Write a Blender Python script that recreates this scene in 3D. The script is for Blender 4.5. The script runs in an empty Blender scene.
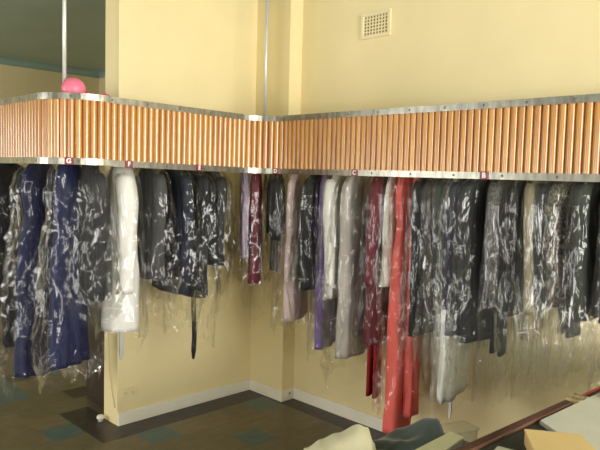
import bpy, bmesh, math, random
from mathutils import Vector, Matrix, noise
random.seed(7)
C = bpy.context.scene.collection
SC = bpy.context.scene
PI = math.pi

# ------------------------------------------------------------------ materials
def new_mat(name):
    m = bpy.data.materials.new(name); m.use_nodes = True
    nt = m.node_tree; nt.nodes.clear()
    out = nt.nodes.new('ShaderNodeOutputMaterial')
    return m, nt, out
def N(nt, t, **kw):
    n = nt.nodes.new(t)
    for k, v in kw.items(): setattr(n, k, v)
    return n
def coords(nt, scale=(1, 1, 1)):
    tc = N(nt, 'ShaderNodeTexCoord'); mp = N(nt, 'ShaderNodeMapping')
    mp.inputs['Scale'].default_value = scale
    nt.links.new(tc.outputs['Object'], mp.inputs['Vector'])
    return mp.outputs['Vector']
def simple(name, col, rough=.6, var=.06, scale=(8, 8, 8), metal=0, bump=.0, bscale=60, spec=.5, coat=0, sheen=0):
    """principled surface whose colour wanders a little with an object-space noise, plus a fine bump"""
    m, nt, out = new_mat(name)
    b = N(nt, 'ShaderNodeBsdfPrincipled')
    b.inputs['Roughness'].default_value = rough; b.inputs['Metallic'].default_value = metal
    b.inputs['Specular IOR Level'].default_value = spec
    b.inputs['Coat Weight'].default_value = coat; b.inputs['Sheen Weight'].default_value = sheen
    v = coords(nt, scale)
    n = N(nt, 'ShaderNodeTexNoise'); n.inputs['Scale'].default_value = 1; n.inputs['Detail'].default_value = 4
    nt.links.new(v, n.inputs['Vector'])
    r = N(nt, 'ShaderNodeValToRGB')
    lo = [max(0, c * (1 - var)) for c in col]; hi = [min(1, c * (1 + var)) for c in col]
    r.color_ramp.elements[0].position = .3; r.color_ramp.elements[1].position = .7
    r.color_ramp.elements[0].color = (*lo, 1); r.color_ramp.elements[1].color = (*hi, 1)
    nt.links.new(n.outputs['Fac'], r.inputs['Fac']); nt.links.new(r.outputs['Color'], b.inputs['Base Color'])
    if bump:
        n2 = N(nt, 'ShaderNodeTexNoise'); n2.inputs['Scale'].default_value = bscale; n2.inputs['Detail'].default_value = 3
        nt.links.new(coords(nt), n2.inputs['Vector'])
        bp = N(nt, 'ShaderNodeBump'); bp.inputs['Strength'].default_value = bump; bp.inputs['Distance'].default_value = .01
        nt.links.new(n2.outputs['Fac'], bp.inputs['Height']); nt.links.new(bp.outputs['Normal'], b.inputs['Normal'])
    nt.links.new(b.outputs[0], out.inputs[0])
    return m
M = {}
M['wall'] = simple('yellow_wall_paint', (.80, .67, .365), .55, .025, (3, 3, 3), bump=.03, bscale=40)
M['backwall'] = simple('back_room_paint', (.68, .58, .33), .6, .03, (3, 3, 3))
M['ceiling'] = simple('teal_ceiling_paint', (.30, .38, .29), .45, .05, (2, 2, 2))
M['cornice'] = simple('teal_cornice_paint', (.24, .33, .28), .5, .04)
M['skirting'] = simple('cream_skirting_paint', (.86, .80, .66), .45, .03)
M['metal'] = simple('brushed_aluminium', (.27, .26, .215), .34, .35, (30, 30, 9), metal=.9, bump=.06, bscale=90)
M['screw'] = simple('dull_screw_head', (.16, .15, .13), .4, .1, metal=.8)
M['rod'] = simple('painted_steel_rod', (.66, .66, .62), .35, .05, metal=.3)
M['steel'] = simple('dark_steel', (.2, .2, .2), .4, .1, metal=.7)
M['tag'] = simple('dark_red_tag', (.20, .025, .03), .4, .1)
M['letter'] = simple('white_letter', (.85, .80, .80), .5, .03)
M['ball'] = simple('pink_ball', (.85, .17, .27), .4, .08, (9, 9, 9))
M['magenta'] = simple('magenta_ribbon', (.55, .05, .16), .5, .1)
M['ivory'] = simple('ivory_plastic', (.76, .66, .38), .4, .03)
M['vent'] = simple('painted_vent', (.78, .68, .40), .5, .03)
M['ventdark'] = simple('vent_inside', (.22, .15, .07), .9, .1)
M['stop'] = simple('cream_rubber', (.75, .68, .55), .5, .05)
M['cord'] = simple('pale_flex', (.62, .52, .33), .5, .05)
M['darkwood'] = simple('dark_stained_wood', (.035, .022, .016), .4, .3, (4, 40, 40))
M['ledge'] = simple('brown_wood_ledge', (.085, .036, .022), .35, .4, (3, 40, 40))
M['counter'] = simple('dark_green_laminate', (.02, .028, .024), .4, .2)
M['brass'] = simple('worn_brass', (.45, .36, .20), .35, .45, (60, 60, 60), metal=.7)
M['redband'] = simple('red_edging', (.62, .06, .05), .45, .1)
M['paper'] = simple('white_paper', (.50, .475, .40), .7, .06, (6, 6, 6))
M['paperedge'] = simple('grey_page_edges', (.36, .33, .29), .8, .12, (5, 5, 500))
M['tan'] = simple('tan_card', (.62, .43, .19), .6, .05)
M['tandark'] = simple('tan_card_side', (.55, .36, .16), .6, .05)
M['creamcloth'] = simple('cream_cotton', (.62, .55, .37), .9, .05, sheen=.1, bump=.15, bscale=150)
M['darkcloth'] = simple('dark_green_cloth', (.024, .032, .028), .55, .2, sheen=.4, bump=.1, bscale=120)
M['frame'] = simple('white_window_frame', (.8, .8, .78), .4, .03)
M['front'] = simple('shopfront_wall_paint', (.55, .48, .32), .6, .03)

def wood_mat():
    m, nt, out = new_mat('varnished_slat_wood')
    b = N(nt, 'ShaderNodeBsdfPrincipled'); b.inputs['Roughness'].default_value = .34; b.inputs['Specular IOR Level'].default_value = .6
    b.inputs['Coat Weight'].default_value = .8; b.inputs['Coat Roughness'].default_value = .15
    n = N(nt, 'ShaderNodeTexNoise'); n.inputs['Scale'].default_value = 1; n.inputs['Detail'].default_value = 5
    nt.links.new(coords(nt, (24, 24, 1.4)), n.inputs['Vector'])
    n2 = N(nt, 'ShaderNodeTexNoise'); n2.inputs['Scale'].default_value = 1; n2.inputs['Detail'].default_value = 6
    nt.links.new(coords(nt, (160, 160, 12)), n2.inputs['Vector'])
    a = N(nt, 'ShaderNodeMath', operation='MULTIPLY_ADD'); a.inputs[1].default_value = .35; a.inputs[2].default_value = 0
    nt.links.new(n2.outputs['Fac'], a.inputs[0])
    s = N(nt, 'ShaderNodeMath', operation='ADD'); nt.links.new(n.outputs['Fac'], s.inputs[0]); nt.links.new(a.outputs[0], s.inputs[1])
    r = N(nt, 'ShaderNodeValToRGB'); e = r.color_ramp.elements
    e[0].position = .42; e[0].color = (.33, .11, .012, 1); e[1].position = .92; e[1].color = (.60, .29, .045, 1)
    nt.links.new(s.outputs[0], r.inputs['Fac']); nt.links.new(r.outputs['Color'], b.inputs['Base Color'])
    nt.links.new(b.outputs[0], out.inputs[0])
    return m
M['wood'] = wood_mat()

def tile_mat(name, c1, c2):
    """vinyl tile: marbled, slightly different from tile to tile, dark hairline joints (world grid)"""
    m, nt, out = new_mat(name)
    b = N(nt, 'ShaderNodeBsdfPrincipled'); b.inputs['Roughness'].default_value = .42
    n = N(nt, 'ShaderNodeTexNoise'); n.inputs['Scale'].default_value = 1; n.inputs['Detail'].default_value = 6
    nt.links.new(coords(nt, (10, 26, 1)), n.inputs['Vector'])
    r = N(nt, 'ShaderNodeValToRGB'); e = r.color_ramp.elements
    e[0].position = .3; e[0].color = (*c1, 1); e[1].position = .72; e[1].color = (*c2, 1)
    nt.links.new(n.outputs['Fac'], r.inputs['Fac']); nt.links.new(r.outputs['Color'], b.inputs['Base Color'])
    nt.links.new(b.outputs[0], out.inputs[0])
    return m
M['olive0'] = tile_mat('olive_vinyl', (.115, .090, .046), (.162, .128, .068))
M['olive1'] = tile_mat('olive_vinyl_pale', (.128, .101, .052), (.175, .138, .075))
M['olive2'] = tile_mat('olive_vinyl_deep', (.102, .081, .041), (.15, .118, .06))
M['teal'] = tile_mat('teal_vinyl', (.052, .092, .088), (.085, .135, .122))
M['black'] = tile_mat('dark_vinyl', (.020, .015, .013), (.052, .038, .031))

def fabric(name, col, rough=.85, var=.18, bump=.2, sheen=0, crumple_col=None):
    m = simple('fabric_' + name, col, rough, var, (14, 14, 5), bump=bump, bscale=220, sheen=sheen, spec=.3)
    if crumple_col:  # cells of a second colour painted in for the look of crumpled plastic
        nt = m.node_tree; b = [n for n in nt.nodes if n.type == 'BSDF_PRINCIPLED'][0]
        v = N(nt, 'ShaderNodeTexVoronoi'); v.inputs['Scale'].default_value = 130
        nt.links.new(coords(nt, (1, 1, .7)), v.inputs['Vector'])
        r = N(nt, 'ShaderNodeValToRGB'); r.color_ramp.interpolation = 'CONSTANT'
        e = r.color_ramp.elements; e[0].color = (*col, 1); e[1].position = .45; e[1].color = (*crumple_col, 1)
        nt.links.new(v.outputs['Distance'], r.inputs['Fac']); nt.links.new(r.outputs['Color'], b.inputs['Base Color'])
    return m
def plastic(name, haze=.006, gloss=.038, tint=.995):
    """thin dry-cleaner's film: mostly see-through, crinkled gloss, a trace of milky haze"""
    m, nt, out = new_mat(name)
    tr = N(nt, 'ShaderNodeBsdfTransparent'); tr.inputs['Color'].default_value = (tint, tint, tint * .985, 1)
    gl = N(nt, 'ShaderNodeBsdfGlossy'); gl.inputs['Roughness'].default_value = .06
    df = N(nt, 'ShaderNodeBsdfTranslucent'); df.inputs['Color'].default_value = (.9, .9, .88, 1)
    df2 = N(nt, 'ShaderNodeBsdfDiffuse'); df2.inputs['Color'].default_value = (.9, .9, .88, 1)
    lw = N(nt, 'ShaderNodeFresnel'); lw.inputs['IOR'].default_value = 1.25
    n = N(nt, 'ShaderNodeTexNoise'); n.inputs['Scale'].default_value = 1; n.inputs['Detail'].default_value = 2; n.inputs['Roughness'].default_value = .5; n.inputs['Distortion'].default_value = 1.2
    nt.links.new(coords(nt, (23, 23, 7)), n.inputs['Vector'])
    bp = N(nt, 'ShaderNodeBump'); bp.inputs['Strength'].default_value = .9; bp.inputs['Distance'].default_value = .011
    nt.links.new(n.outputs['Fac'], bp.inputs['Height'])
    nt.links.new(bp.outputs['Normal'], gl.inputs['Normal']);
    f = N(nt, 'ShaderNodeMath', operation='MULTIPLY_ADD', use_clamp=True); f.inputs[1].default_value = .25; f.inputs[2].default_value = gloss
    nt.links.new(lw.outputs[0], f.inputs[0])
    m0 = N(nt, 'ShaderNodeMixShader'); m0.inputs[0].default_value = .4
    nt.links.new(df2.outputs[0], m0.inputs[1]); nt.links.new(df.outputs[0], m0.inputs[2])
    m1 = N(nt, 'ShaderNodeMixShader'); m1.inputs[0].default_value = haze
    nt.links.new(tr.outputs[0], m1.inputs[1]); nt.links.new(m0.outputs[0], m1.inputs[2])
    m2 = N(nt, 'ShaderNodeMixShader')
    nt.links.new(f.outputs[0], m2.inputs[0]); nt.links.new(m1.outputs[0], m2.inputs[1]); nt.links.new(gl.outputs[0], m2.inputs[2])
    nt.links.new(m2.outputs[0], out.inputs[0])
    return m
M['film'] = plastic('clear_film')
M['milky'] = plastic('milky_film', .024, .042, .995)
M['tub'] = plastic('clear_tub_plastic', .08, .04, .96)

# ------------------------------------------------------------------ mesh helpers
def link(name, bm, mat, parent=None, smooth=False):
    me = bpy.data.meshes.new(name); bm.normal_update(); bm.to_mesh(me); bm.free()
    for mm in (mat if isinstance(mat, (list, tuple)) else [mat]): me.materials.append(mm)
    if smooth:
        for p in me.polygons: p.use_smooth = True
    o = bpy.data.objects.new(name, me); C.objects.link(o)
    if parent: o.parent = parent
    return o
def box(bm, x0, x1, y0, y1, z0, z1):
    vs = [bm.verts.new((x, y, z)) for z in (z0, z1) for y in (y0, y1) for x in (x0, x1)]
    for q in ((0, 2, 3, 1), (4, 5, 7, 6), (0, 1, 5, 4), (2, 6, 7, 3), (0, 4, 6, 2), (1, 3, 7, 5)):
        bm.faces.new([vs[i] for i in q])
def boxes(*bs):
    bm = bmesh.new()
    for b in bs: box(bm, *b)
    return bm
def bevel(bm, w, seg=2):
    bmesh.ops.bevel(bm, geom=list(bm.edges), offset=w, segments=seg, profile=.5, affect='EDGES')
    return bm
def prism(bm, pts, z0, z1):
    a = [bm.verts.new((x, y, z0)) for x, y in pts]; b = [bm.verts.new((x, y, z1)) for x, y in pts]
    n = len(pts); bm.faces.new(a[::-1]); bm.faces.new(b)
    for i in range(n): bm.faces.new([a[i], a[(i + 1) % n], b[(i + 1) % n], b[i]])
    bmesh.ops.recalc_face_normals(bm, faces=bm.faces)
def tube(bm, pts, r, seg=10, caps=True):
    pts = [Vector(p) for p in pts]; rings = []
    prev = None
    for i, p in enumerate(pts):
        t = (pts[min(i + 1, len(pts) - 1)] - pts[max(i - 1, 0)]).normalized()
        if prev is None:
            u = t.orthogonal().normalized()
        else:
            u = (prev - t * prev.dot(t)).normalized()
        prev = u; w = t.cross(u)
        rr = r[i] if isinstance(r, (list, tuple)) else r
        rings.append([bm.verts.new(p + (u * math.cos(2 * PI * k / seg) + w * math.sin(2 * PI * k / seg)) * rr) for k in range(seg)])
    for a, b in zip(rings[:-1], rings[1:]):
        for k in range(seg): bm.faces.new([a[k], a[(k + 1) % seg], b[(k + 1) % seg], b[k]])
    if caps: bm.faces.new(rings[0][::-1]); bm.faces.new(rings[-1])
def loft(bm, rings, close_top=True, close_bottom=False):
    R = [[bm.verts.new(p) for p in r] for r in rings]; n = len(R[0])
    for a, b in zip(R[:-1], R[1:]):
        for k in range(n): bm.faces.new([a[k], b[k], b[(k + 1) % n], a[(k + 1) % n]])
    if close_top: bm.faces.new(R[0])
    if close_bottom: bm.faces.new(R[-1][::-1])
def empty(name, loc, rz=0):
    o = bpy.data.objects.new(name, None); o.location = loc; o.rotation_euler = (0, 0, rz)
    o.empty_display_size = .1; C.objects.link(o); return o
def tag(o, label=None, cat=None, group=None, kind=None):
    if label: o['label'] = label
    if cat: o['category'] = cat
    if group: o['group'] = group
    if kind: o['kind'] = kind
    return o
def struct(name, bm, mat, parent=None, smooth=False):
    o = link(name, bm, mat, parent, smooth); o['kind'] = 'structure'; return o

# ------------------------------------------------------------------ the room
WA, PX, WB, ST, XE = 3.83, 3.273, 3.40, 3.45, 2.09      # wall A plane, pier face, main right wall, pier step, end of wall A
CEIL, YB, XS, XL, YF = 3.20, 8.59, 4.37, -3.0, -3.2
# floor: one mesh of vinyl tiles
s = .225; ox, oy = 3.232, 3.625
rt = random.Random(3)
special = {(0, 0): 3, (2, 2): 3, (4, 0): 3, (6, -2): 3, (6, -6): 3, (7, -6): 3, (5, -1): 4, (5, -2): 4, (5, -3): 4, (9, 3): 3, (12, 1): 3, (7, 5): 3, (4, 7): 3, (10, -9): 3}
bm = bmesh.new()
i0, i1 = int((ox - XS) / s) - 1, int((ox + 3.0) / s) + 1
j0, j1 = int((oy - YB) / s) - 1, int((oy + 3.2) / s) + 1
for i in range(i0, i1):
    for j in range(j0, j1):
        xa, xb = max(ox - (i + 1) * s, XL), min(ox - i * s, XS)
        ya, yb = max(oy - (j + 1) * s, YF), min(oy - j * s, YB)
        if xb - xa < .002 or yb - ya < .002: continue
        mi = special.get((i, j))
        if mi is None:
            if (j == -1 and i <= 5) or (i == -1 and j >= -1): mi = 4
            elif j < -3 and rt.random() < .12: mi = rt.choice((3, 4))
            else: mi = rt.choice((0, 0, 1, 2))
        f = bm.faces.new([bm.verts.new(p) for p in ((xa, ya, 0), (xb, ya, 0), (xb, yb, 0), (xa, yb, 0))])
        f.material_index = mi
g = bmesh.ops.extrude_face_region(bm, geom=[])
box(bm, XL, XS, YF, YB, -.12, -.002)
struct('floor', bm, [M['olive0'], M['olive1'], M['olive2'], M['teal'], M['black']])
struct('ceiling', boxes((XL, XS, YF, YB, CEIL, CEIL + .1)), M['ceiling'])
# wall that ends at the opening, with a slim raised corner bead at its free end
bm = boxes((XE, XS, WA, WA + .19, 0, CEIL))
struct('wall_left', bm, M['wall'])
struct('trim_1', boxes((XE - .006, XE + .03, WA - .006, WA, .10, CEIL - .08)), M['wall'])
struct('wall_right', boxes((WB, XS, YF, WA, 0, CEIL), (PX, WB, ST, WA, 0, CEIL)), M['wall'])
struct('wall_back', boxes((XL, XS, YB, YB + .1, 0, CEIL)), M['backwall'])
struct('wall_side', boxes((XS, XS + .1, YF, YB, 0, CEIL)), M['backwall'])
# shop front behind the photographer: wall with one big window; windows added in the left wall fill the right wall and back room
wx0, wx1, wz0, wz1 = -.5, 3.2, .8, 2.8
struct('wall_front', boxes((XL, wx0, YF - .1, YF, 0, CEIL), (wx1, XS, YF - .1, YF, 0, CEIL), (wx0, wx1, YF - .1, YF, 0, wz0), (wx0, wx1, YF - .1, YF, wz1, CEIL)), M['front'])
FILL_WINS = [(-.2, 2.2, .5, 2.1), (4.9, 7.4, .9, 2.5)]  # unseen side windows, added as fill for the right wall and back room
bb = []; yy = YF
for y0, y1, z0, z1 in FILL_WINS:
    bb += [(XL - .1, XL, yy, y0, 0, CEIL), (XL - .1, XL, y0, y1, 0, z0), (XL - .1, XL, y0, y1, z1, CEIL)]; yy = y1
bb.append((XL - .1, XL, yy, YB, 0, CEIL))
struct('wall_far_left', boxes(*bb), M['front'])
for k, (y0, y1, z0, z1) in enumerate(FILL_WINS):  # frames of the added side windows
    struct('added_window_%d' % (k + 2), boxes((XL - .08, XL - .02, y0, y1, z0, z0 + .05), (XL - .08, XL - .02, y0, y1, z1 - .05, z1), (XL - .08, XL - .02, y0, y0 + .05, z0, z1), (XL - .08, XL - .02, y1 - .05, y1, z0, z1), (XL - .08, XL - .02, (y0 + y1) / 2 - .03, (y0 + y1) / 2 + .03, z0, z1)), M['frame'])
bm = boxes((wx0, wx1, YF - .08, YF - .02, wz0, wz0 + .05), (wx0, wx1, YF - .08, YF - .02, wz1 - .05, wz1),
           (wx0, wx0 + .05, YF - .08, YF - .02, wz0, wz1), (wx1 - .05, wx1, YF - .08, YF - .02, wz0, wz1),
           (1.32, 1.38, YF - .08, YF - .02, wz0, wz1))
struct('added_window_1', bm, M['frame'])
# skirting
BT, BH = .016, .088
struct('baseboard_left', bevel(boxes((XE, PX - BT, WA - BT, WA, 0, BH)), .003), M['skirting'])
struct('baseboard_pier', bevel(boxes((PX - BT, PX, ST - BT, WA, 0, BH), (PX, WB - BT, ST - BT, ST, 0, BH)), .003), M['skirting'])
struct('baseboard_right', bevel(boxes((WB - BT, WB, YF, ST, 0, BH)), .003), M['skirting'])
# concave cornices
def cornice(name, a, b, n):
    a, b, n = Vector(a), Vector(b), Vector(n); bm = bmesh.new(); R = .075
    prof = [(0, -R), (0, -R - .012), (.01, -R - .012)] + [(R - (R - .01) * math.cos(t * PI / 10), -R + (R - .006) * math.sin(t * PI / 10)) for t in range(0, 6)] + [(R + .02, -.004), (R + .02, 0), (0, 0)]
    ends = []
    for p in (a, b): ends.append([bm.verts.new(p + n * u + Vector((0, 0, CEIL + v))) for u, v in prof])
    k = len(prof)
    for q in range(k): bm.faces.new([ends[0][q], ends[0][(q + 1) % k], ends[1][(q + 1) % k], ends[1][q]])
    bm.faces.new(ends[0]); bm.faces.new(ends[1][::-1])
    bmesh.ops.recalc_face_normals(bm, faces=bm.faces)
    struct(name, bm, M['cornice'])
cornice('trim_2', (XE, WA, 0), (PX, WA, 0), (0, -1, 0))
cornice('trim_3', (PX, WA, 0), (PX, ST, 0), (-1, 0, 0))
cornice('trim_4', (WB, ST, 0), (WB, YF, 0), (-1, 0, 0))
cornice('trim_5', (XL, YB, 0), (XS, YB, 0), (0, -1, 0))
cornice('trim_6', (XS, YB, 0), (XS, WA + .19, 0), (-1, 0, 0))

# ------------------------------------------------------------------ fascia of the conveyor
FY, FX, FL = 3.20, 2.83, 1.39
def fpath(off):
    """plan polyline of the fascia, moved `off` towards the conveyor side"""
    pts = [Vector((FL + off, 7.2))]
    c, r = Vector((1.66, 3.47)), .27 - off
    for k in range(0, 21):
        a = PI + (PI / 2) * k / 20
        pts.append(c + Vector((math.cos(a), math.sin(a))) * r)
    c, r = Vector((2.63, 3.0)), .2 + off
    for k in range(0, 21):
        a = PI / 2 - (PI / 2) * k / 20
        pts.append(c + Vector((math.cos(a), math.sin(a))) * r)
    pts.append(Vector((FX + off, -.4)))
    return pts
def resample(pts, step):
    d = [0]
    for a, b in zip(pts[:-1], pts[1:]): d.append(d[-1] + (b - a).length)
    n = int(d[-1] / step); out = []; k = 0
    for i in range(n + 1):
        t = d[-1] * i / n
        while k < len(d) - 2 and d[k + 1] < t: k += 1
        u = (t - d[k]) / max(1e-9, d[k + 1] - d[k])
        out.append((pts[k].lerp(pts[k + 1], u), (pts[k + 1] - pts[k]).normalized()))
    return out
def zshift(x, y):
    # the whole fascia hangs a touch lower towards the counter end
    s_ = max(0, min(1.5, 4.9 - y)) if x < 1.7 else (1.7 + (x - 1.39) if y > 3.0 else 3.1 + 3.0 - y)
    return .022 - .0085 * s_
ZB, ZT = 1.752, 2.132
RH = .035
fascia = empty('conveyor_fascia', (2.5, 3.2, 0))
tag(fascia, 'long curved fascia of varnished wooden slats between metal rails, hung above the bagged clothes', 'fascia')
FO = Vector((2.5, 3.2, 0))
def f_link(name, bm, mat, parent=None, smooth=False):
    bmesh.ops.translate(bm, verts=bm.verts, vec=-FO)
    return link(name, bm, mat, parent or fascia, smooth)
# slats: half rounds on a backing
bm = bmesh.new()
pitch = .0385
sl = resample(fpath(.02), pitch)
for (p, t), (p2, t2) in zip(sl[:-1], sl[1:]):
    d = (p2 - p); L = d.length; d.normalize(); nrm = Vector((d.y, -d.x))     # towards the room
    mid = (p + p2) / 2; z = zshift(mid.x, mid.y)
    lo, hi = [], []
    for k in range(11):
        a = PI * k / 10
        q = mid - d * math.cos(a) * L * .49 + nrm * math.sin(a) * .018
        lo.append(bm.verts.new((q.x, q.y, ZB + z + .02))); hi.append(bm.verts.new((q.x, q.y, ZT + z - .02)))
    for k in range(10): f = bm.faces.new([lo[k], lo[k + 1], hi[k + 1], hi[k]]); f.smooth = True
# backing sheet behind the slats
bk = [(p, t) for p, t in sl]
def ribbon(bm, o1, o2, za, zb, step=.04):
    A = resample(fpath(o1), step); n = len(A); B = fpath(o2)
    dB = resample(B, step)
    Bp = []
    tot = [0]
    for a_, b_ in zip(B[:-1], B[1:]): tot.append(tot[-1] + (b_ - a_).length)
    rows = []
    for i in range(n):
        p, t = A[i]; nn = Vector((t.y, -t.x)); q = p - nn * (o2 - o1); z = zshift(p.x, p.y)
        rows.append([bm.verts.new((p.x, p.y, za + z)), bm.verts.new((p.x, p.y, zb + z)), bm.verts.new((q.x, q.y, zb + z)), bm.verts.new((q.x, q.y, za + z))])
    for a_, b_ in zip(rows[:-1], rows[1:]):
        for k in range(4): bm.faces.new([a_[k], b_[k], b_[(k + 1) % 4], a_[(k + 1) % 4]])
    bm.faces.new(rows[0]); bm.faces.new(rows[-1][::-1])
    bmesh.ops.recalc_face_normals(bm, faces=bm.faces)
ribbon(bm, .022, .03, ZB + .01, ZT - .01)
panel = f_link('slat_panel', bm, M['wood'])
rails = {}
for nm, za in (('top_rail', ZT - RH), ('bottom_rail', ZB)):
    bm = bmesh.new(); ribbon(bm, 0, .034, za, za + RH, .03)
    rails[nm] = f_link(nm, bm, M['metal'])
    rails[nm]['label'] = 'metal rail along the %s edge of the slats' % nm.split('_')[0]
# screws along both rails
def screw_mesh():
    bm = bmesh.new(); rings = []
    for r, h in ((.0065, 0), (.0065, .001), (.0045, .0026), (.0015, .0032)):
        rings.append([(r * math.cos(k * PI / 5), -h, r * math.sin(k * PI / 5)) for k in range(10)])
    loft(bm, rings[::-1], True, False)
    return bm
scr0 = None
for nm, za, st0 in (('top_rail', ZT - RH / 2, .22), ('bottom_rail', ZB + RH / 2, .26)):
    for k, (p, t) in enumerate(resample(fpath(0), st0)):
        if p.y > 3.9 or p.y < .6: continue
        nn = Vector((t.y, -t.x)); z = za + zshift(p.x, p.y)
        if scr0 is None:
            o = scr0 = link('screw', screw_mesh(), M['screw'], rails[nm], True)
        else:
            o = scr0.copy(); C.objects.link(o); o.parent = rails[nm]
        o.location = Vector((p.x, p.y, z)) - FO
        o.rotation_euler = (0, 0, math.atan2(t.y, t.x))
# letter tags on the bottom rail
def letter_mesh(ch, size):
    cu = bpy.data.curves.new('letter', 'FONT'); cu.body = ch; cu.size = size; cu.extrude = .0008
    cu.align_x = 'CENTER'; cu.align_y = 'CENTER'; cu.resolution_u = 3; cu.offset = .0012
    o = bpy.data.objects.new('tmp', cu); C.objects.link(o)
    bpy.context.view_layer.update()
    me = bpy.data.meshes.new_from_object(o.evaluated_get(bpy.context.evaluated_depsgraph_get()))
    bpy.data.objects.remove(o); bpy.data.curves.remove(cu)
    return me
for ch, x, y, ang in (('G', 1.490, None, 0), ('F', 1.809, FY, 0), ('E', 2.288, FY, 0), ('D', None, 3.075, 0), ('C', FX, 2.403, 0), ('B', FX, 1.570, 0)):
    P0 = resample(fpath(0), .004)
    if y is None: p, t = min(((p, t) for p, t in P0 if p.y < 3.4), key=lambda q: abs(q[0].x - x))
    elif x is None: p, t = min(((p, t) for p, t in P0 if p.x > 2), key=lambda q: abs(q[0].y - y))
    else: p, t = min(P0, key=lambda q: (q[0] - Vector((x, y))).length)
    z = ZB + RH / 2 + zshift(p.x, p.y); w, h = .023, .0195
    bm = bevel(boxes((-w, w, -.005, 0.0, -h, h)), .0015, 1)
    o = link('letter_tag', bm, M['tag'], fascia); o.location = Vector((p.x, p.y, z)) - FO
    o.rotation_euler = (0, 0, math.atan2(t.y, t.x)); o['label'] = 'dark red tag with white letter ' + ch
    me = letter_mesh(ch, .036); me.name = 'letter'; me.materials.append(M['letter'])
    q = bpy.data.objects.new('letter', me); C.objects.link(q); q.parent = o
    q.rotation_euler = (PI / 2, 0, 0); q.location = (0, -.0062, 0)
# conveyor rail behind the fascia, carried by brackets, and the beam the rods hold
RZ = 1.885
RO = .22
bm = bmesh.new(); tube(bm, [(p.x, p.y, RZ) for p, t in resample(fpath(RO), .03)], .011, 8)
f_link('hanging_rail', bm, M['steel'], None, True)
bm = bmesh.new(); ribbon(bm, RO - .03, RO + .03, ZT - .065, ZT - .015, .05)
f_link('beam', bm, M['steel'])
for (x, y) in ((1.551, 3.445), (3.005, 3.19), (3.05, 2.0), (3.05, .9), (1.61, 4.5), (1.61, 6.2), (2.2, 3.42)):
    p, t = min(resample(fpath(RO), .01), key=lambda q: (q[0] - Vector((x, y))).length)
    nn = Vector((t.y, -t.x))
    bm = bmesh.new()
    q = p + nn * .19; z2 = ZT - .05
    tube(bm, [(p.x, p.y, RZ), (p.x, p.y, z2)], .009, 6)
    tube(bm, [(p.x, p.y, z2), (q.x, q.y, z2)], .009, 6)
    f_link('bracket', bm, M['steel'])
for (x, y) in ((1.553, 3.46), (3.06, 3.475)):
    bm = bmesh.new(); zt = CEIL
    tube(bm, [(x, y, ZT - .06), (x, y, zt)], .0105, 14)
    r_ = [[(x + r * math.cos(k * PI / 8), y + r * math.sin(k * PI / 8), zt - h) for k in range(16)] for r, h in ((.04, 0), (.04, .006), (.015, .012))]
    loft(bm, r_, True, True)
    bm2 = bm
    f_link('support_rod', bm2, M['rod'], None, True)['label'] = 'pale steel rod rising to the ceiling'
    # arm from the rod foot to the beam
    p, t = min(resample(fpath(RO), .01), key=lambda q: (q[0] - Vector((x, y))).length)
    bm = bmesh.new(); tube(bm, [(x, y, ZT - .05), (p.x, p.y, ZT - .05)], .012, 8)
    f_link('bracket', bm, M['steel'])

# ------------------------------------------------------------------ garments
RAIL = resample(fpath(RO), .005)
def sup(a, e):
    c, s_ = math.cos(a), math.sin(a)
    return (abs(c) ** e) * (1 if c >= 0 else -1), (abs(s_) ** e) * (1 if s_ >= 0 else -1)
def lerp_prof(prof, z):
    for (za, a, b), (zb, c, d) in zip(prof[:-1], prof[1:]):
        if z >= zb:
            u = (z - za) / (zb - za); u = max(0, min(1, u)); return a + (c - a) * u, b + (d - b) * u
    return prof[-1][1], prof[-1][2]
def profile(kind, L, W, T):
    """list of (z, half width along the shoulders, half thickness)"""
    if kind == 'gown':
        return [(-.085, .03, .022), (-.11, .07, .03), (-.17, W * .72, T * .62), (-.27, W * .85, T * .8), (-.42, W * .72, T * .68), (-.62, W * .9, T * .9), (-L, W * 1.12, T * 1.15)]
    if kind == 'skirt':
        return [(-.13, W * .75, T * .5), (-.2, W * .8, T * .6), (-L, W * 1.05, T * 1.1)]
    return [(-.082, .042, .034), (-.115, .062, .045), (-.145, W * .62, T * .62), (-.19, W * .93, T * .74), (-.25, W, T * .85), (-.42, W, T * .95), (-.58, W * .96, T * .9), (-max(L, .6), W * 1.04, T * 1.08)]
def body_ring(prof, z, L, seed, nfold, famp, n=44):
    hw, ht = lerp_prof(prof, z); g = max(0, min(1, (-z - .2) / max(.2, L - .2)))
    out = []
    for k in range(n):
        a = 2 * PI * k / n; cx, cy = sup(a, .8)
        f = famp * (.25 + g) * math.sin(nfold * a + seed + 1.3 * noise.noise((seed, z * 1.5, 0)))
        d = noise.noise((cx * 2.2 + seed, cy * 2.2, z * 3.2)) * .012 + noise.noise((cx * 5 + seed, cy * 5, z * 9)) * .005
        sc = 1 if z < -.14 else .3
        out.append((cx * (hw + (f * .6 + d) * sc), cy * (ht + (f + d) * sc), z))
    return out
def make_body(kind, L, W, T, seed, nfold, famp):
    prof = profile(kind, L, W, T); bm = bmesh.new()
    zt = prof[0][0]; n = max(14, int((L + zt) / .03)); rings = []
    for i in range(n + 1):
        z = zt + (-L - zt) * i / n
        r = body_ring(prof, z, L, seed, nfold, famp)
        rings.append(r)
    last = [(x, y, z + .008 * noise.noise((x * 6, y * 6, seed))) for x, y, z in rings[-1]]
    rings[-1] = last
    rings.append([(x * .93, y * .85, z + .004) for x, y, z in last])
    rings.append([(x * .9, y * .8, z + .10) for x, y, z in last])
    loft(bm, rings, True, False)
    return bm, prof
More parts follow.
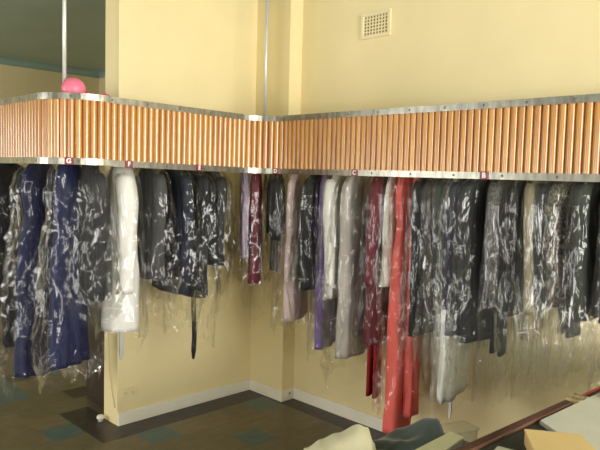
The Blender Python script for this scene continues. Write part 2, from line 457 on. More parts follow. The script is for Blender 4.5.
def make_sleeve(side, W, T, L, seed, r0=.05):
    bm = bmesh.new(); rings = []; n = 22
    for i in range(n + 1):
        u = i / n; z = -.165 - (L - .165) * u
        x = side * (W * (.80 + .16 * min(1, u * 5)) + .012 * math.sin(u * 3)); y = .012 * math.sin(seed + u * 2.5)
        rx = r0 * (.75 if i == 0 else 1) * (1 - .22 * u); ry = min(T * .95, r0 * .95) * (.7 if i == 0 else 1) * (1 - .15 * u)
        rg = []
        for k in range(20):
            a = 2 * PI * k / 20
            d = 1 + .14 * noise.noise((math.cos(a) * 1.5 + seed, math.sin(a) * 1.5 + side * 3, z * 10))
            rg.append((x + math.cos(a) * rx * d, y + math.sin(a) * ry * d, z))
        rings.append(rg)
    lc = (sum(p[0] for p in rings[-1]) / 20, sum(p[1] for p in rings[-1]) / 20)
    rings.append([(lc[0] + (x - lc[0]) * .85, lc[1] + (y - lc[1]) * .85, z + .004) for x, y, z in rings[-1]])
    rings.append([(lc[0] + (x - lc[0]) * .8, lc[1] + (y - lc[1]) * .8, z + .05) for x, y, z in rings[-1]])
    loft(bm, rings, True, True)
    return bm
def make_collar(T, stand=.03):
    bm = bmesh.new(); n = 28
    prof = [(1.0, -.118), (.93, -.10), (.9, -.082 + stand), (1.05, -.085 + stand), (1.3, -.112), (1.35, -.122), (1.12, -.118)]
    rings = [[(.05 * r * math.cos(2 * PI * k / n), min(T * .8, .043) * r * math.sin(2 * PI * k / n), z) for k in range(n)] for r, z in prof]
    loft(bm, rings, False, False)
    return bm
def make_leg(cx, cy, hw, ht, z0, z1, seed):
    bm = bmesh.new(); rings = []; n = 26
    for i in range(n + 1):
        u = i / n; z = z0 + (z1 - z0) * u; rg = []
        for k in range(28):
            a = 2 * PI * k / 28; x, y = sup(a, .75)
            d = 1 + .10 * noise.noise((x + seed, y, z * 4))
            rg.append((cx + x * hw * d * (1 - .1 * u), cy + y * ht * d, z))
        rings.append(rg)
    rings.append([(cx + (x - cx) * .9, cy + (y - cy) * .8, z + .004) for x, y, z in rings[-1]])
    rings.append([(cx + (x - cx) * .85, cy + (y - cy) * .7, z + .06) for x, y, z in rings[-1]])
    loft(bm, rings, True, True)
    return bm
def hanger_mesh(W):
    bm = bmesh.new()
    hook = [(.012 * math.cos(a) if False else .0135 * math.cos(a), 0, .0135 * math.sin(a)) for a in [PI * (-.25 + 1.25 * k / 12) for k in range(13)]]
    hook = [(0, x, z) for x, _, z in hook]                                  # hook wraps over the rail
    neck = [(0, -.0135, -.02), (0, -.004, -.045), (0, 0, -.09)]
    tube(bm, hook + neck, .0022, 6)
    a = W * .86
    tube(bm, [(0, 0, -.09), (-.05, 0, -.112), (-a, 0, -.175), (-a + .01, 0, -.187), (0, 0, -.187), (a - .01, 0, -.187), (a, 0, -.175), (.05, 0, -.112), (0, 0, -.09)], .0024, 6)
    return bm
def make_cover(prof, L, Lb, extra, seed, famp, gap=.011, rag=.03, crumple=.0):
    """thin plastic sleeve: narrow at the hook, over the shoulders, hanging in crumpled folds past the hem"""
    bm = bmesh.new(); n = 64; zt = -.045; m = int((Lb + zt) / .017); rings = []
    L0 = L
    lowhw, lowht = lerp_prof(prof, -min(L, Lb))
    for i in range(m + 1):
        z = zt + (-Lb - zt) * i / m
        if z > -.09: hw, ht = .016 + (-.045 - z) * .5, .016 + (-.045 - z) * .3
        else:
            hw, ht = lerp_prof(prof, max(z + .008, -L0)); w = min(1, (-.09 - z) / .09)
            hw += extra * w; ht = max(ht, .036 * w)
        below = max(0, -z - L0)
        hw *= 1 - .22 * min(1, below / .4); ht *= 1 - .15 * min(1, below / .3)
        ht = max(ht, .016 if z > -.12 else .035); w = max(0, min(1, (-.06 - z) / .1))
        rg = []
        for k in range(n):
            a = 2 * PI * k / n; cx, cy = sup(a, .8)
            v1 = noise.noise((cx * 2.6 + seed, cy * 2.6, z * 2.0)); v2 = noise.noise((cx * 6 + seed, cy * 6 + 5, z * 5.5 + cx * 2)); v3 = noise.noise((cx * 12 + seed, cy * 12, z * 22))
            lo_ = min(1, below / .12)
            g_ = gap * (.55 + (1 - 2 * abs(v1)) * (.8 - .3 * lo_) + (1 - 2 * abs(v2)) * (.65 - .45 * lo_) + v3 * .18)
            g_ *= 1 + .8 * max(0, min(1, (-z - .2) / .6))
            if below > 0: g_ += crumple * min(1, below / .08) * (1 - 2 * abs(noise.noise((cx * 5 + seed, cy * 5, z * 16 + cx * 4))))
            g_ = max(g_, .002) * w + .002
            zz = z
            if i == m: zz += rag * noise.noise((cx * 2 + seed, cy * 2, 3.3)) * 2
            elif i > m - 4: zz += rag * noise.noise((cx * 2 + seed, cy * 2, 3.3)) * 2 * (i - m + 4) / 4
            wob = .018 * below * 3 * noise.noise((seed, z * 4, 1.7))
            rg.append((cx * (hw + g_ * 1.25), cy * (ht + g_) + wob, zz))
        rings.append(rg)
    loft(bm, rings, False, False)
    return bm
GROUP = 'bagged garments hanging from the conveyor'
hanger_cache = {}
def garment(name, label, cat, pos, hem, bag, kind='jacket', W=.185, T=.05, mat=None, sleeve=None, legs=None, legmat=None, belt=None, film='film',
            tw=.35, nfold=7, famp=.004, collar=True, sr=.043, gap=.011, beltmat=None, rag=.03, leg_x=.02, yaw=0, sleevemat=None, beltw=.014, beltx=-.05, crumple=.007):
    seed = sum(ord(c) for c in label) * .137 % 50
    p, t = min(RAIL, key=lambda q: (q[0] - Vector(pos)).length)
    nn = Vector((t.y, -t.x))                        # out to the room
    tocam = (-p).normalized()
    if nn.dot(tocam) < 0: pass
    d = (nn * (1 - tw) + tocam * tw).normalized()
    rz = math.atan2(d.y, d.x) + yaw + .16 * math.sin(seed * 7.3)
    o = empty(name, (p.x, p.y, RZ), rz); tag(o, label, cat, GROUP)
    L = RZ - hem; Lb = RZ - bag
    link('hanger', hanger_mesh(W), M['steel'], o, True)
    bm, prof = make_body(kind, L, W, T, seed, nfold, famp)
    link('body' if kind != 'gown' else 'dress_body', bm, mat, o, True)
    if sleeve is not None:
        for sd in (1, -1): link('sleeve', make_sleeve(sd, W, T, RZ - sleeve, seed, sr), sleevemat or mat, o, True)
    if collar and kind != 'gown': link('collar', make_collar(T), mat, o, True)
    if legs is not None:
        for k, sd in enumerate((1, -1)):
            link('trouser_leg', make_leg(leg_x, sd * .019, .085, .016, -.20, -(RZ - legs) + .01 * k, seed + k), legmat or mat, o, True)
    if belt is not None:
        bm = bmesh.new(); z0 = -min(L, Lb) + .25; z1 = -(RZ - belt)
        rg = []
        for i in range(13):
            z = z0 + (z1 - z0) * i / 12; xx = W + beltx + .004 * math.sin(i)
            w_ = beltw * (1 if i < 12 else .5); y_ = .004 * math.sin(i * .8)
            rg.append([(xx - w_, y_ - w_ * .75, z), (xx + w_, y_ - w_ * .75, z), (xx + w_, y_ + w_ * .75, z), (xx - w_, y_ + w_ * .75, z)][::-1])
        loft(bm, rg, True, True)
        link('belt', bm, beltmat or mat, o)
    ex = .012 + (sr * .85 if sleeve is not None else 0)
    link('plastic_cover', make_cover(prof, L, Lb, ex, seed + 3, famp, gap, rag, crumple), M[film], o, True)['label'] = 'clear crinkled plastic cover'
    return o
F = {}
F['black'] = fabric('black', (.012, .012, .014)); F['black2'] = fabric('soft_black', (.014, .014, .016), .7)
F['navy'] = fabric('royal_navy', (.0065, .010, .052), .7); F['navy2'] = fabric('dark_navy', (.010, .012, .024))
F['char'] = fabric('charcoal', (.022, .022, .025)); F['grey'] = fabric('dark_grey', (.045, .045, .046))
F['white'] = fabric('white', (.70, .68, .64), .9, .04); F['satin'] = fabric('satin_white', (.70, .67, .64), .35, .08, .05)
F['lilac'] = fabric('lilac', (.40, .30, .42), .6); F['maroon'] = fabric('maroon', (.115, .008, .018), .75)
F['red'] = fabric('red', (.26, .010, .015), .75); F['sheer'] = fabric('sheer_white', (.86, .85, .83), .8, .03); F['pink'] = fabric('pale_pink', (.66, .50, .50), .8, .06)
F['purple'] = fabric('purple', (.20, .12, .40), .7); F['silver'] = fabric('silver_beige', (.40, .36, .33), .45, .2)
F['coral'] = fabric('coral', (.74, .125, .105), .7, .08); F['brown'] = fabric('brown_black', (.03, .021, .016))
F['green'] = fabric('charcoal_green', (.022, .026, .02)); F['beige'] = fabric('olive_beige', (.26, .22, .14), .7)
F['patt'] = fabric('black_painted_glints', (.02, .02, .02), crumple_col=(.09, .085, .08)); F['beige_crinkle'] = fabric('beige_painted_crinkle', (.20, .16, .11), crumple_col=(.03, .03, .03))  # glints and crinkles of the plastic cover painted into both cloths
F['greyribbon'] = fabric('grey_ribbon', (.45, .44, .43), .5)
G = garment
# --- left end, round the curve
G('bagged_suit', 'black jacket and trousers in clear plastic at the far left edge, beyond the blue gowns', 'suit', (1.61, 4.48), .78, .66, mat=F['black'], sleeve=1.05, legs=.50, tw=0, T=.06, leg_x=-.04)
G('bagged_gown', 'long royal blue gown in clear plastic, its hem the lowest of the two blue gowns', 'gown', (1.60, 3.93), .46, .34, 'gown', .155, .07, F['navy'], tw=.1, nfold=9, famp=.010, collar=False, gap=.022)
G('bagged_gown', 'shorter royal blue gown in plastic, showing below the crumpled charcoal shirt bag', 'gown', (1.61, 3.525), .60, .48, 'gown', .12, .06, F['navy'], tw=.2, nfold=9, famp=.010, collar=False, gap=.022)
G('bagged_shirt', 'charcoal shirt in crumpled plastic left of the long white coat', 'shirt', (1.69, 3.42), 1.00, .89, mat=F['char'], sleeve=1.04, W=.16, T=.06, tw=.8, gap=.03)
G('bagged_coat', 'long white coat in clear plastic near letter F', 'coat', (1.885, 3.42), .80, .71, 'coat', .185, .10, F['white'], sleeve=1.03, tw=.5, famp=.003, sr=.058, gap=.014, belt=.60, beltmat=F['greyribbon'], beltw=.016, beltx=-.15)
G('bagged_jacket', 'charcoal jacket in clear plastic just right of the long white coat', 'jacket', (2.075, 3.42), 1.09, .92, mat=F['grey'], sleeve=1.12, W=.20, T=.06, tw=.35, gap=.026)
G('bagged_shirt', 'dark navy shirt in plastic between the charcoal jacket and the glossy black jacket', 'shirt', (2.235, 3.42), .99, .78, mat=F['navy2'], sleeve=1.10, W=.20, T=.06, tw=.35, gap=.024)
G('bagged_jacket', 'black jacket with a long black strip hanging below it, under letter E', 'jacket', (2.38, 3.42), .95, .65, mat=F['black'], sleeve=1.05, W=.20, T=.065, tw=.40, belt=.525, beltmat=F['black'], beltx=-.12, gap=.022)
G('bagged_shirt', 'black shirt in shiny plastic, last before the bare wall near the corner', 'shirt', (2.545, 3.42), 1.14, .89, mat=F['black2'], sleeve=1.20, T=.06, W=.20, tw=.3, gap=.026)
# --- the inside corner
G('bagged_blouse', 'narrow lilac blouse in plastic, left of the maroon dress under letter D', 'blouse', (2.80, 3.38), 1.17, 1.04, mat=F['lilac'], W=.10, T=.03, tw=.6, gap=.016, collar=False)
G('bagged_dress', 'narrow maroon dress in plastic near the wall corner under letter D', 'dress', (2.875, 3.34), .99, .76, 'dress', .12, .045, F['maroon'], tw=.8, collar=False, gap=.022)
G('bagged_suit', 'short black jacket with dark grey trousers below it, right of the letter D', 'suit', (2.975, 3.24), 1.34, .98, mat=F['black'], sleeve=1.30, legs=1.08, legmat=F['grey'], tw=.65, W=.17, T=.07, leg_x=.06, gap=.022)
# --- right run
G('bagged_dress', 'pale pink dress in plastic with its hem at knee height', 'dress', (3.035, 3.09), .76, .66, 'dress', .18, .055, F['pink'], tw=.5, collar=False, gap=.024, famp=.008)
G('bagged_blouse', 'black blouse in sparkling plastic between the pale pink and white garments', 'blouse', (3.05, 2.89), 1.00, .76, mat=F['black'], sleeve=1.05, W=.19, T=.042, tw=.38, gap=.024, sr=.042)
G('bagged_dress', 'purple dress in plastic showing below the white satin blouse', 'dress', (3.05, 2.8), .62, .55, 'dress', .15, .04, F['purple'], tw=.38, collar=False, gap=.014)
G('bagged_blouse', 'white satin blouse in plastic left of letter C', 'blouse', (3.05, 2.71), .97, .70, mat=F['satin'], sleeve=1.05, W=.19, T=.042, tw=.38, gap=.02, sr=.042)
G('bagged_dress', 'silver beige dress in crinkled plastic under letter C', 'dress', (3.05, 2.56), .62, .46, 'dress', .19, .055, F['silver'], tw=.35, collar=False, gap=.026, famp=.009)
G('bagged_suit', 'maroon jacket in plastic with red trousers hanging out below', 'suit', (3.05, 2.37), .74, .68, 'coat', .17, .055, F['maroon'], sleeve=1.1, legs=.40, legmat=F['red'], tw=.5, gap=.018, leg_x=.04)
G('bagged_blouse', 'narrow white blouse in plastic between the maroon jacket and coral gown', 'blouse', (3.05, 2.283), 1.10, 1.00, mat=F['white'], W=.15, T=.035, tw=.35, gap=.016, collar=False)
G('bagged_gown', 'longest coral gown, its hem nearly at the floor', 'gown', (3.05, 2.19), .25, .37, 'gown', .155, .054, F['coral'], tw=.6, nfold=6, famp=.006, collar=False, gap=.02)
G('bagged_gown', 'second coral gown, partly behind black garments with a higher hem', 'gown', (3.05, 2.102), .36, .53, 'gown', .10, .034, F['coral'], tw=.45, nfold=6, famp=.006, collar=False, gap=.014)
G('bagged_jacket', 'black jacket in plastic directly right of the two coral gowns', 'jacket', (3.05, 2.03), .86, .76, mat=F['black'], sleeve=1.05, W=.19, T=0.032, tw=.35, gap=.015, sr=0.036)
G('bagged_jacket', 'brownish black jacket in plastic, second garment right of the coral gowns', 'jacket', (3.05, 1.957), .90, .76, mat=F['brown'], sleeve=1.08, W=.19, T=0.032, tw=.28, gap=.015, film='milky', crumple=.014, sr=0.036)
G('bagged_coat', 'dark charcoal green coat in plastic, left of the white sheer dress', 'coat', (3.05, 1.887), .88, .66, 'coat', .19, 0.032, F['green'], sleeve=1.08, tw=.28, gap=.015, film='milky', crumple=.014, sr=0.036)
G('bagged_dress', 'long sheer white dress in plastic with a thin ribbon hanging below', 'dress', (3.05, 1.82), .54, .48, 'gown', .19, 0.032, F['sheer'], tw=.2, collar=False, gap=.015, famp=.005, belt=.41, beltmat=F['white'], beltw=.009, beltx=-.14, film='milky', crumple=.014)
G('bagged_jacket', 'blue black jacket in plastic, just left of letter B', 'jacket', (3.05, 1.755), .91, .66, mat=F['navy2'], sleeve=1.05, W=.195, T=0.037, tw=.25, gap=.015, film='milky', crumple=.014, sr=0.041)
G('bagged_jacket', 'black jacket in plastic directly under letter B', 'jacket', (3.05, 1.665), .89, .64, mat=F['black'], sleeve=1.05, W=.195, T=0.037, tw=.25, gap=.015, film='milky', crumple=.014, sr=0.041)
G('bagged_suit', 'black jacket with drawn-in shimmer, black trousers in plastic right of letter B', 'suit', (3.05, 1.57), 1.10, .62, mat=F['patt'], sleeve=1.14, legs=.82, legmat=F['black'], tw=.28, W=.195, T=0.037, gap=.015, leg_x=-.02, film='milky', crumple=.014, sr=0.041)  # silvery cells on the jacket are plastic glints painted into the cloth
G('bagged_dress', 'added black dress as shade in the gap, left of olive beige coat', 'dress', (3.05, 1.475), 1.07, .66, 'dress', .195, 0.037, F['black'], tw=.22, collar=False, gap=.015, film='milky', crumple=.014)  # black garment added to stand for the shadow between its neighbours
G('bagged_coat', 'olive beige coat in clear plastic among the black garments on the right', 'coat', (3.05, 1.385), .97, .72, 'coat', .195, 0.037, F['beige'], sleeve=1.10, tw=.35, gap=.015, film='milky', crumple=.014, sr=0.041)
G('bagged_jacket', 'black jacket in plastic directly right of the olive beige coat', 'jacket', (3.05, 1.295), 1.13, .74, mat=F['black'], sleeve=1.18, W=.195, T=0.037, tw=.25, gap=.015, film='milky', crumple=.014, sr=0.041)
G('bagged_suit', 'beige crinkle-tinted blouse with black trousers, third from the right edge', 'suit', (3.05, 1.205), 1.15, .76, mat=F['beige_crinkle'], sleeve=1.18, legs=.99, legmat=F['black'], tw=.28, W=.19, T=0.037, gap=.015, leg_x=-.01, film='milky', crumple=.014, sr=0.041)  # dark cells on the blouse are the cover's crinkles painted into the cloth
G('bagged_coat', 'dark olive coat in shiny plastic, second from the right edge', 'coat', (3.05, 1.11), 1.10, .80, mat=F['green'], sleeve=1.15, tw=.25, W=.195, T=0.037, gap=.015, film='milky', crumple=.014, sr=0.041)
G('bagged_jacket', 'black jacket in plastic cut by the right edge of the picture', 'jacket', (3.05, 1.01), 1.11, .80, mat=F['black'], sleeve=1.15, tw=.25, W=.195, T=0.037, gap=.015, film='milky', crumple=.014, sr=0.041)

# ------------------------------------------------------------------ small things on the fascia, walls and floor
bm = bmesh.new(); bmesh.ops.create_uvsphere(bm, u_segments=32, v_segments=20, radius=.064)
for v in bm.verts:
    if v.co.z < -.055: v.co.z = -.055
BZ = ZT - .015 + zshift(1.6, 3.4)
ball = link('ball', bm, M['ball'], None, True); ball.location = (1.580, 3.405, BZ + .0545)
tag(ball, 'pink ball resting on top of the slatted fascia beside the left rod', 'ball')
bm = bmesh.new(); rg = []
for i in range(41):
    u = i / 40; x = 1.545 + .30 * u
    z = BZ + .012 + (.034 * abs(math.sin(u * 9.5)) + .012 * noise.noise((u * 9, 0, 0)))
    y = 3.455 + .006 * math.sin(u * 25) if x > 1.66 else 3.49
    rg.append([(x, y - .004, z - .012), (x, y - .004, z + .014), (x, y + .004, z + .014), (x, y + .004, z - .012)])
loft(bm, rg, True, True); bmesh.ops.recalc_face_normals(bm, faces=bm.faces)
rb = link('ribbon', bm, M['magenta'], None, True); tag(rb, 'magenta ribbon lying along the fascia top behind the pink ball', 'ribbon')

# air vent high on the right wall
VY, VZ = 2.738, 2.775
vent = empty('wall_vent', (WB, VY, VZ)); tag(vent, 'small square grid air vent painted like the yellow wall, high on the right', 'vent')
hw, hh = .128, .088
link('frame', bevel(boxes((-.014, 0, -hw, hw, hh - .022, hh), (-.014, 0, -hw, hw, -hh, -hh + .022), (-.014, 0, -hw, -hw + .026, -hh + .022, hh - .022), (-.014, 0, hw - .026, hw, -hh + .022, hh - .022)), .003, 1), M['vent'], vent)
gb = []
for k in range(9): yy = -hw + .026 + (2 * hw - .052) * k / 8; gb.append((-.010, -.003, yy - .004, yy + .004, -hh + .02, hh - .02))
for k in range(7): zz = -hh + .022 + (2 * hh - .044) * k / 6; gb.append((-.0095, -.003, -hw + .024, hw - .024, zz - .004, zz + .004))
link('grille', boxes(*gb), M['vent'], vent)
link('backing', boxes((-.003, 0, -hw + .02, hw - .02, -hh + .02, hh - .02)), M['ventdark'], vent)
# double power outlet low on the left wall
ou = empty('power_outlet', (2.173, WA, .218)); tag(ou, 'cream double power outlet low on the yellow wall', 'outlet')
link('plate', bevel(boxes((-.058, .058, -.009, 0, -.034, .034)), .003), M['ivory'], ou)
for sx in (-.027, .027):
    so = link('socket', bevel(boxes((sx - .018, sx + .018, -.0115, -.008, -.022, .018)), .001, 1), M['ivory'], ou)
    link('pin_hole', boxes((sx - .009, sx - .006, -.0122, -.0112, -.006, .006), (sx + .006, sx + .009, -.0122, -.0112, -.006, .006), (sx - .0015, sx + .0015, -.0122, -.0112, -.017, -.009)), M['ventdark'], so)
    link('switch', bevel(boxes((sx - .005, sx + .005, -.0145, -.009, .021, .031)), .001, 1), M['ivory'], ou)
jb = empty('wall_socket', (PX + .062, ST - BT, .055)); tag(jb, 'tiny cream socket on the skirting beside the corner pier', 'socket')
link('plate', bevel(boxes((-.028, .028, -.008, 0, -.02, .02)), .002), M['skirting'], jb)
link('opening', boxes((-.008, .010, -.0088, -.0078, -.006, .006)), M['ventdark'], jb)
# door stop on the floor by the wall end
bm = bmesh.new()
rg = [[(r * math.cos(k * PI / 10), r * math.sin(k * PI / 10), z) for k in range(20)] for r, z in ((.008, .044), (.019, .042), (.026, .032), (.026, .022), (.02, .012), (.013, .008), (.016, 0))]
loft(bm, rg, True, True)
ds = link('door_stop', bm, M['stop'], None, True); ds.location = (2.045, 3.985, 0)
tag(ds, 'round cream door stop on the dark floor tiles by the wall end', 'door stop')
# cord hanging by the free end of the wall
bm = bmesh.new()
tube(bm, [(XE - .004 - .006 * math.sin(u / 14 * PI * 1.3), WA + .13 - .10 * (1 - u / 14) ** 2, .12 + .62 * u / 14) for u in range(15)], .003, 6)
cd = link('cord', bm, M['cord'], None, True); tag(cd, 'thin pale cord hanging down the end face of the yellow wall', 'cord')
# dark cupboard behind the wall end
cb = empty('cupboard', (2.45, 4.27, 0)); tag(cb, 'dark brown cupboard standing behind the end of the yellow wall', 'cupboard')
link('carcass', bevel(boxes((-.27, .30, -.22, .2, 0, .80)), .006), M['darkwood'], cb)
link('top', bevel(boxes((-.28, .31, -.23, .21, .80, .825)), .004), M['darkwood'], cb)
dr = link('door', bevel(boxes((-.285, -.271, -.20, .18, .06, .76)), .003), M['darkwood'], cb)
bm = bmesh.new(); tube(bm, [(-.285, -.15, .5), (-.305, -.15, .5), (-.305, -.15, .42), (-.285, -.15, .42)], .005, 8); link('handle', bm, M['screw'], dr, True)

# ------------------------------------------------------------------ counter in the foreground and what lies on it
CT = .95
cn = empty('counter', (2.3, .5, 0)); tag(cn, 'dark counter with a brown wooden ledge along its far edge, bottom right', 'counter')
CO = Vector((2.3, .5, 0))
def c_link(name, bm, mat, parent=None): bmesh.ops.translate(bm, verts=bm.verts, vec=-CO); return link(name, bm, mat, parent or cn)
X0 = 1.12
def ey(x): return .925 - .058 * (x - 1.12)          # far edge of the counter
def strip(x0, x1, w, z0, z1, o=0, bv=.003):
    bm = bmesh.new(); prism(bm, [(x0, ey(x0) + o), (x0, ey(x0) - w + o), (x1, ey(x1) - w + o), (x1, ey(x1) + o)][::1], z0, z1); return bevel(bm, bv)
bm = bmesh.new(); prism(bm, [(X0, ey(X0)), (X0, .15), (3.38, .15), (3.38, ey(3.38))], CT - .035, CT)
c_link('counter_top', bevel(bm, .004), M['counter'])
bm = bmesh.new(); prism(bm, [(X0 + .04, ey(X0) - .03), (X0 + .04, .22), (3.36, .22), (3.36, ey(3.36) - .03)], 0, CT - .035)
c_link('counter_body', bm, M['darkwood'])
c_link('ledge', strip(X0, 2.185, .032, CT, CT + .012), M['ledge'])['label'] = 'brown wooden ledge'
bm = strip(2.185, 2.285, .040, CT, CT + .012, .002, .002)
for xx in (2.20, 2.252): box(bm, xx, xx + .018, ey(xx) - .045, ey(xx) + .003, CT + .010, CT + .017)
c_link('bracket', bm, M['brass'])['label'] = 'worn brass end bracket'
c_link('edging', strip(2.285, 3.37, .014, CT, CT + .003, 0, .001), M['redband'])['label'] = 'red edging strip'
# big ledger / stack of sheets
bk = empty('paper_stack', (2.15, .6, CT)); tag(bk, 'thick stack of large white sheets at the right end of the counter', 'paper')
pts = [(1.925, .835), (2.55, .80), (2.46, .36), (1.64, .44)]
def shift(pts, d): return [(x - d.x, y - d.y) for x, y in pts]
bm = bmesh.new(); prism(bm, shift(pts, bk.location), 0, .010); link('pages', bm, M['paperedge'], bk)
pts2 = [(1.928, .833), (2.548, .798), (2.458, .362), (1.643, .442)]
bm = bmesh.new(); prism(bm, shift(pts2, bk.location), .010, .013); link('top_sheet', bm, M['paper'], bk)
# curled second sheet by the red edging
bm = bmesh.new(); rg = []
for i in range(13):
    u = i / 12; x = 2.30 + .24 * u
    rg.append([(x, .790 - .015 * u, CT + .021 + .028 * math.sin(u * PI * .6)), (x - .02, .62, CT + .021 + .02 * math.sin(u * PI * .55)), (x - .02, .62, CT + .0195 + .02 * math.sin(u * PI * .55)), (x, .790 - .015 * u, CT + .0195 + .028 * math.sin(u * PI * .6))])
loft(bm, rg, True, True); bmesh.ops.recalc_face_normals(bm, faces=bm.faces)
ws = link('loose_sheet', bm, M['paper'], None, True); tag(ws, 'curled loose white sheet lying on the paper stack beside the red edging', 'paper')
# tan card box / pad
tn = empty('card_box', (1.73, .68, CT)); tag(tn, 'tan card box lying in front of the white paper stack', 'box')
pts = [(1.735, .795), (1.822, .668), (1.70, .56), (1.600, .70)]
bm = bmesh.new(); prism(bm, shift(pts, tn.location), 0, .040); bevel(bm, .002, 1); link('box_body', bm, M['tandark'], tn)
c_ = Vector((sum(p[0] for p in pts) / 4, sum(p[1] for p in pts) / 4))
bm = bmesh.new(); prism(bm, shift([(c_.x + (x - c_.x) * 1.015, c_.y + (y - c_.y) * 1.015) for x, y in pts], tn.location), .040, .047); bevel(bm, .001, 1); link('lid', bm, M['tan'], tn)
# small white sheet near the ledge
bm = bmesh.new(); prism(bm, [(1.46, .80), (1.655, .835), (1.675, .74), (1.48, .70)], CT + .0005, CT + .006)
sh = link('note_sheet', bm, M['paper']); tag(sh, 'small white sheet lying left of the tan card box', 'paper')

# low table beyond the counter, with the folded clothes
tb = empty('side_table', (1.63, 1.17, 0)); tag(tb, 'low table beyond the counter carrying the folded cloths', 'table')
TX0, TX1, TY0, TY1, TH = 1.16, 2.13, .93, 1.42, .72
lx, ly = 1.63, 1.17
link('table_top', bevel(boxes((TX0 - lx, TX1 - lx, TY0 - ly, TY1 - ly, TH - .03, TH)), .004), M['darkwood'], tb)
lg = None
for x in (TX0 + .05, TX1 - .05):
    for y in (TY0 + .05, TY1 - .05):
        if lg is None:
            bm = bmesh.new(); tube(bm, [(0, 0, 0), (0, 0, TH - .03)], [.015, .022], 12); o = lg = link('leg', bm, M['darkwood'], tb, True)
        else: o = lg.copy(); C.objects.link(o); o.parent = tb
        o.location = (x - lx, y - ly, 0)
RV, FV = Vector((.711, -.703)), Vector((.703, .711))
def pile(name, mat, c, prof, depth, seed, label, cat, folds):
    """folded cloth: a heap whose height along the view-parallel axis follows prof, with soft fold steps; closed underneath"""
    bm = bmesh.new(); nu, nv = 60, 34; top = []
    U0, U1 = prof[0][0], prof[-1][0]
    for i in range(nu + 1):
        u = U0 + (U1 - U0) * i / nu
        for (a, ha), (b, hb) in zip(prof[:-1], prof[1:]):
            if a <= u <= b: w = (u - a) / (b - a); w = w * w * (3 - 2 * w); h0 = ha + (hb - ha) * w; break
        row = []
        for j in range(nv + 1):
            v = -1 + 2 * j / nv
            e = (1 - abs(v) ** 3.2) ** .6
            h = h0 * e
            h += folds * min(1, h / .05) * (math.sin(u * 46 + v * 5 + 3 * noise.noise((u * 7, v, seed))) * .5 + noise.noise((u * 14, v * 2.0, seed)) * .9)
            h = max(h, .0015)
            dv = depth * v * (1 + .12 * noise.noise((u * 8, v, seed + 4)))
            p = Vector(c) + RV * u + FV * dv
            row.append(bm.verts.new((p.x, p.y, TH + h)))
        top.append(row)
    for a, b in zip(top[:-1], top[1:]):
        for j in range(nv): bm.faces.new([a[j], b[j], b[j + 1], a[j + 1]])
    bot = [[bm.verts.new((v.co.x, v.co.y, TH)) for v in r] for r in top]
    for a, b in zip(bot[:-1], bot[1:]):
        for j in range(nv): bm.faces.new([a[j], a[j + 1], b[j + 1], b[j]])
    def skirt(t, b):
        for k in range(len(t) - 1): bm.faces.new([t[k], t[k + 1], b[k + 1], b[k]])
    skirt(top[0], bot[0]); skirt(top[-1], bot[-1]); skirt([r[0] for r in top], [r[0] for r in bot]); skirt([r[-1] for r in top], [r[-1] for r in bot])
    bmesh.ops.recalc_face_normals(bm, faces=bm.faces)
    o = link(name, bm, mat, None, True); tag(o, label, cat); return o
pile('folded_cloth', M['creamcloth'], (1.532, 1.313), [(-.15, .03), (-.125, .085), (-.07, .125), (-.02, .145), (.05, .178), (.08, .17), (.105, .11), (.125, .02)], .115, 2.0, 'folded cream cloth lying left of the dark green garment in the foreground', 'cloth', .006)
pile('folded_garment', M['darkcloth'], (1.755, 1.205), [(-.20, .03), (-.13, .085), (-.03, .125), (.06, .18), (.085, .185), (.115, .13), (.135, .02)], .10, 7.0, 'folded dark green garment heaped right of the cream cloth', 'garment', .015)
BP = [(1.585, 1.085), (1.820, 1.090), (1.812, 1.035), (1.60, 1.012)]
def grow(pts, k):
    c_ = Vector((sum(p[0] for p in pts) / 4, sum(p[1] for p in pts) / 4))
    return [(c_.x + (x - c_.x) * k, c_.y + (y - c_.y) * k) for x, y in pts]
for k, (z0, lab, cv) in enumerate(((TH, 'lower of two pale books stacked beyond the counter ledge', 'paperedge'), (TH + .078, 'upper pale book of two, beside the dark green garment beyond the ledge', 'creamcloth'))):
    bkk = empty('book', (1.70, 1.06, z0)); tag(bkk, lab, 'book', 'books beyond the ledge')
    bm = bmesh.new(); prism(bm, shift(grow(BP, .985), bkk.location), .004, .072); link('pages', bm, M['paperedge'], bkk)
    bm = bmesh.new(); prism(bm, shift(BP, bkk.location), .072, .078); prism(bm, shift(BP, bkk.location), 0, .004); link('cover', bm, M[cv], bkk)
# clear plastic tub
bm = bmesh.new()
def rr(w, d, r, z):
    out = []
    for cx, cy, a0 in ((w - r, d - r, 0), (-w + r, d - r, 90), (-w + r, -d + r, 180), (w - r, -d + r, 270)):
        for k in range(6):
            a = math.radians(a0 + 18 * k); out.append((cx + r * math.cos(a), cy + r * math.sin(a), z))
    return out
rg = [rr(.07, .042, .015, .006), rr(.072, .044, .015, .098), rr(.077, .049, .016, .100), rr(.077, .049, .016, .103), rr(.0735, .0455, .015, .103), rr(.071, .043, .015, .0), rr(.03, .02, .01, 0)]
loft(bm, rg, True, True); bmesh.ops.recalc_face_normals(bm, faces=bm.faces)
tu = link('plastic_tub', bm, M['tub'], None, False); tu.location = (2.052, 1.205, TH); tu.scale = (1, 1, .72); tu.rotation_euler = (0, 0, math.radians(-20))
tag(tu, 'small clear plastic tub standing beyond the counter ledge', 'tub')

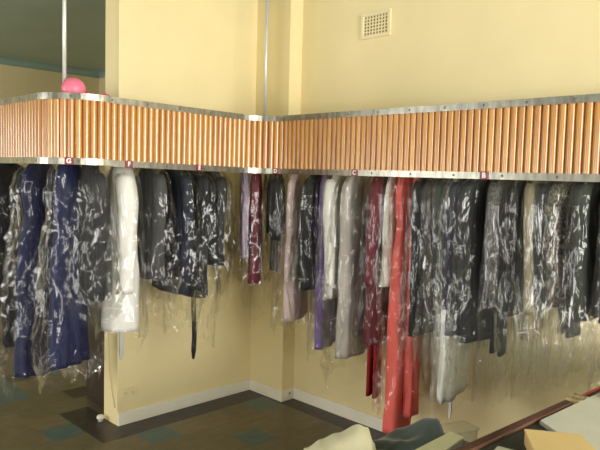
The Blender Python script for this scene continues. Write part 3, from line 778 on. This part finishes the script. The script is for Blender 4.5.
# ------------------------------------------------------------------ light
w = bpy.data.worlds.new('World'); SC.world = w; w.use_nodes = True
bg = w.node_tree.nodes['Background']; bg.inputs[0].default_value = (.80, .88, 1, 1); bg.inputs[1].default_value = 1.0
def area(name, loc, rot, sx, sy, power, col):
    l = bpy.data.lights.new(name, 'AREA'); l.shape = 'RECTANGLE'; l.size = sx; l.size_y = sy; l.energy = power; l.color = col
    o = bpy.data.objects.new(name, l); o.location = loc; o.rotation_euler = rot; C.objects.link(o); return o
area('shop_window_daylight', ((wx0 + wx1) / 2, YF - .14, (wz0 + wz1) / 2), (PI / 2, 0, 0), wx1 - wx0 - .1, wz1 - wz0 - .1, 360, (1.0, .975, .93))
for (y0, y1, z0, z1), pw in zip(FILL_WINS, (78, 130)):  # fill lamps outside the added side windows
    area('added_side_fill', (XL - .14, (y0 + y1) / 2, (z0 + z1) / 2), (0, -PI / 2, 0), z1 - z0 - .1, y1 - y0 - .1, pw, (1.0, .985, .95))

# ------------------------------------------------------------------ camera
cam = bpy.data.cameras.new('camera'); co = bpy.data.objects.new('camera', cam); C.objects.link(co); SC.camera = co
yaw, pit, rol = math.radians(44.799), math.radians(3.952), math.radians(-1.4566)
f_ = Vector((math.sin(yaw) * math.cos(pit), math.cos(yaw) * math.cos(pit), -math.sin(pit)))
r_ = Vector((math.cos(yaw), -math.sin(yaw), 0)); d_ = f_.cross(r_)
r2 = r_ * math.cos(rol) + d_ * math.sin(rol); d2 = -r_ * math.sin(rol) + d_ * math.cos(rol)
co.matrix_world = Matrix(((r2.x, -d2.x, -f_.x, 0), (r2.y, -d2.y, -f_.y, 0), (r2.z, -d2.z, -f_.z, 1.7), (0, 0, 0, 1)))
cam.sensor_width = 36; cam.lens = 627.37 * 36 / 600; cam.clip_start = .05
SC.view_settings.view_transform = 'Standard'; SC.view_settings.look = 'None'; SC.view_settings.gamma = 1; SC.view_settings.use_curve_mapping = False
SC.view_settings.exposure = .29
SC.cycles.transparent_max_bounces = 40; SC.cycles.max_bounces = 10; SC.cycles.diffuse_bounces = 5; SC.cycles.use_denoising = True
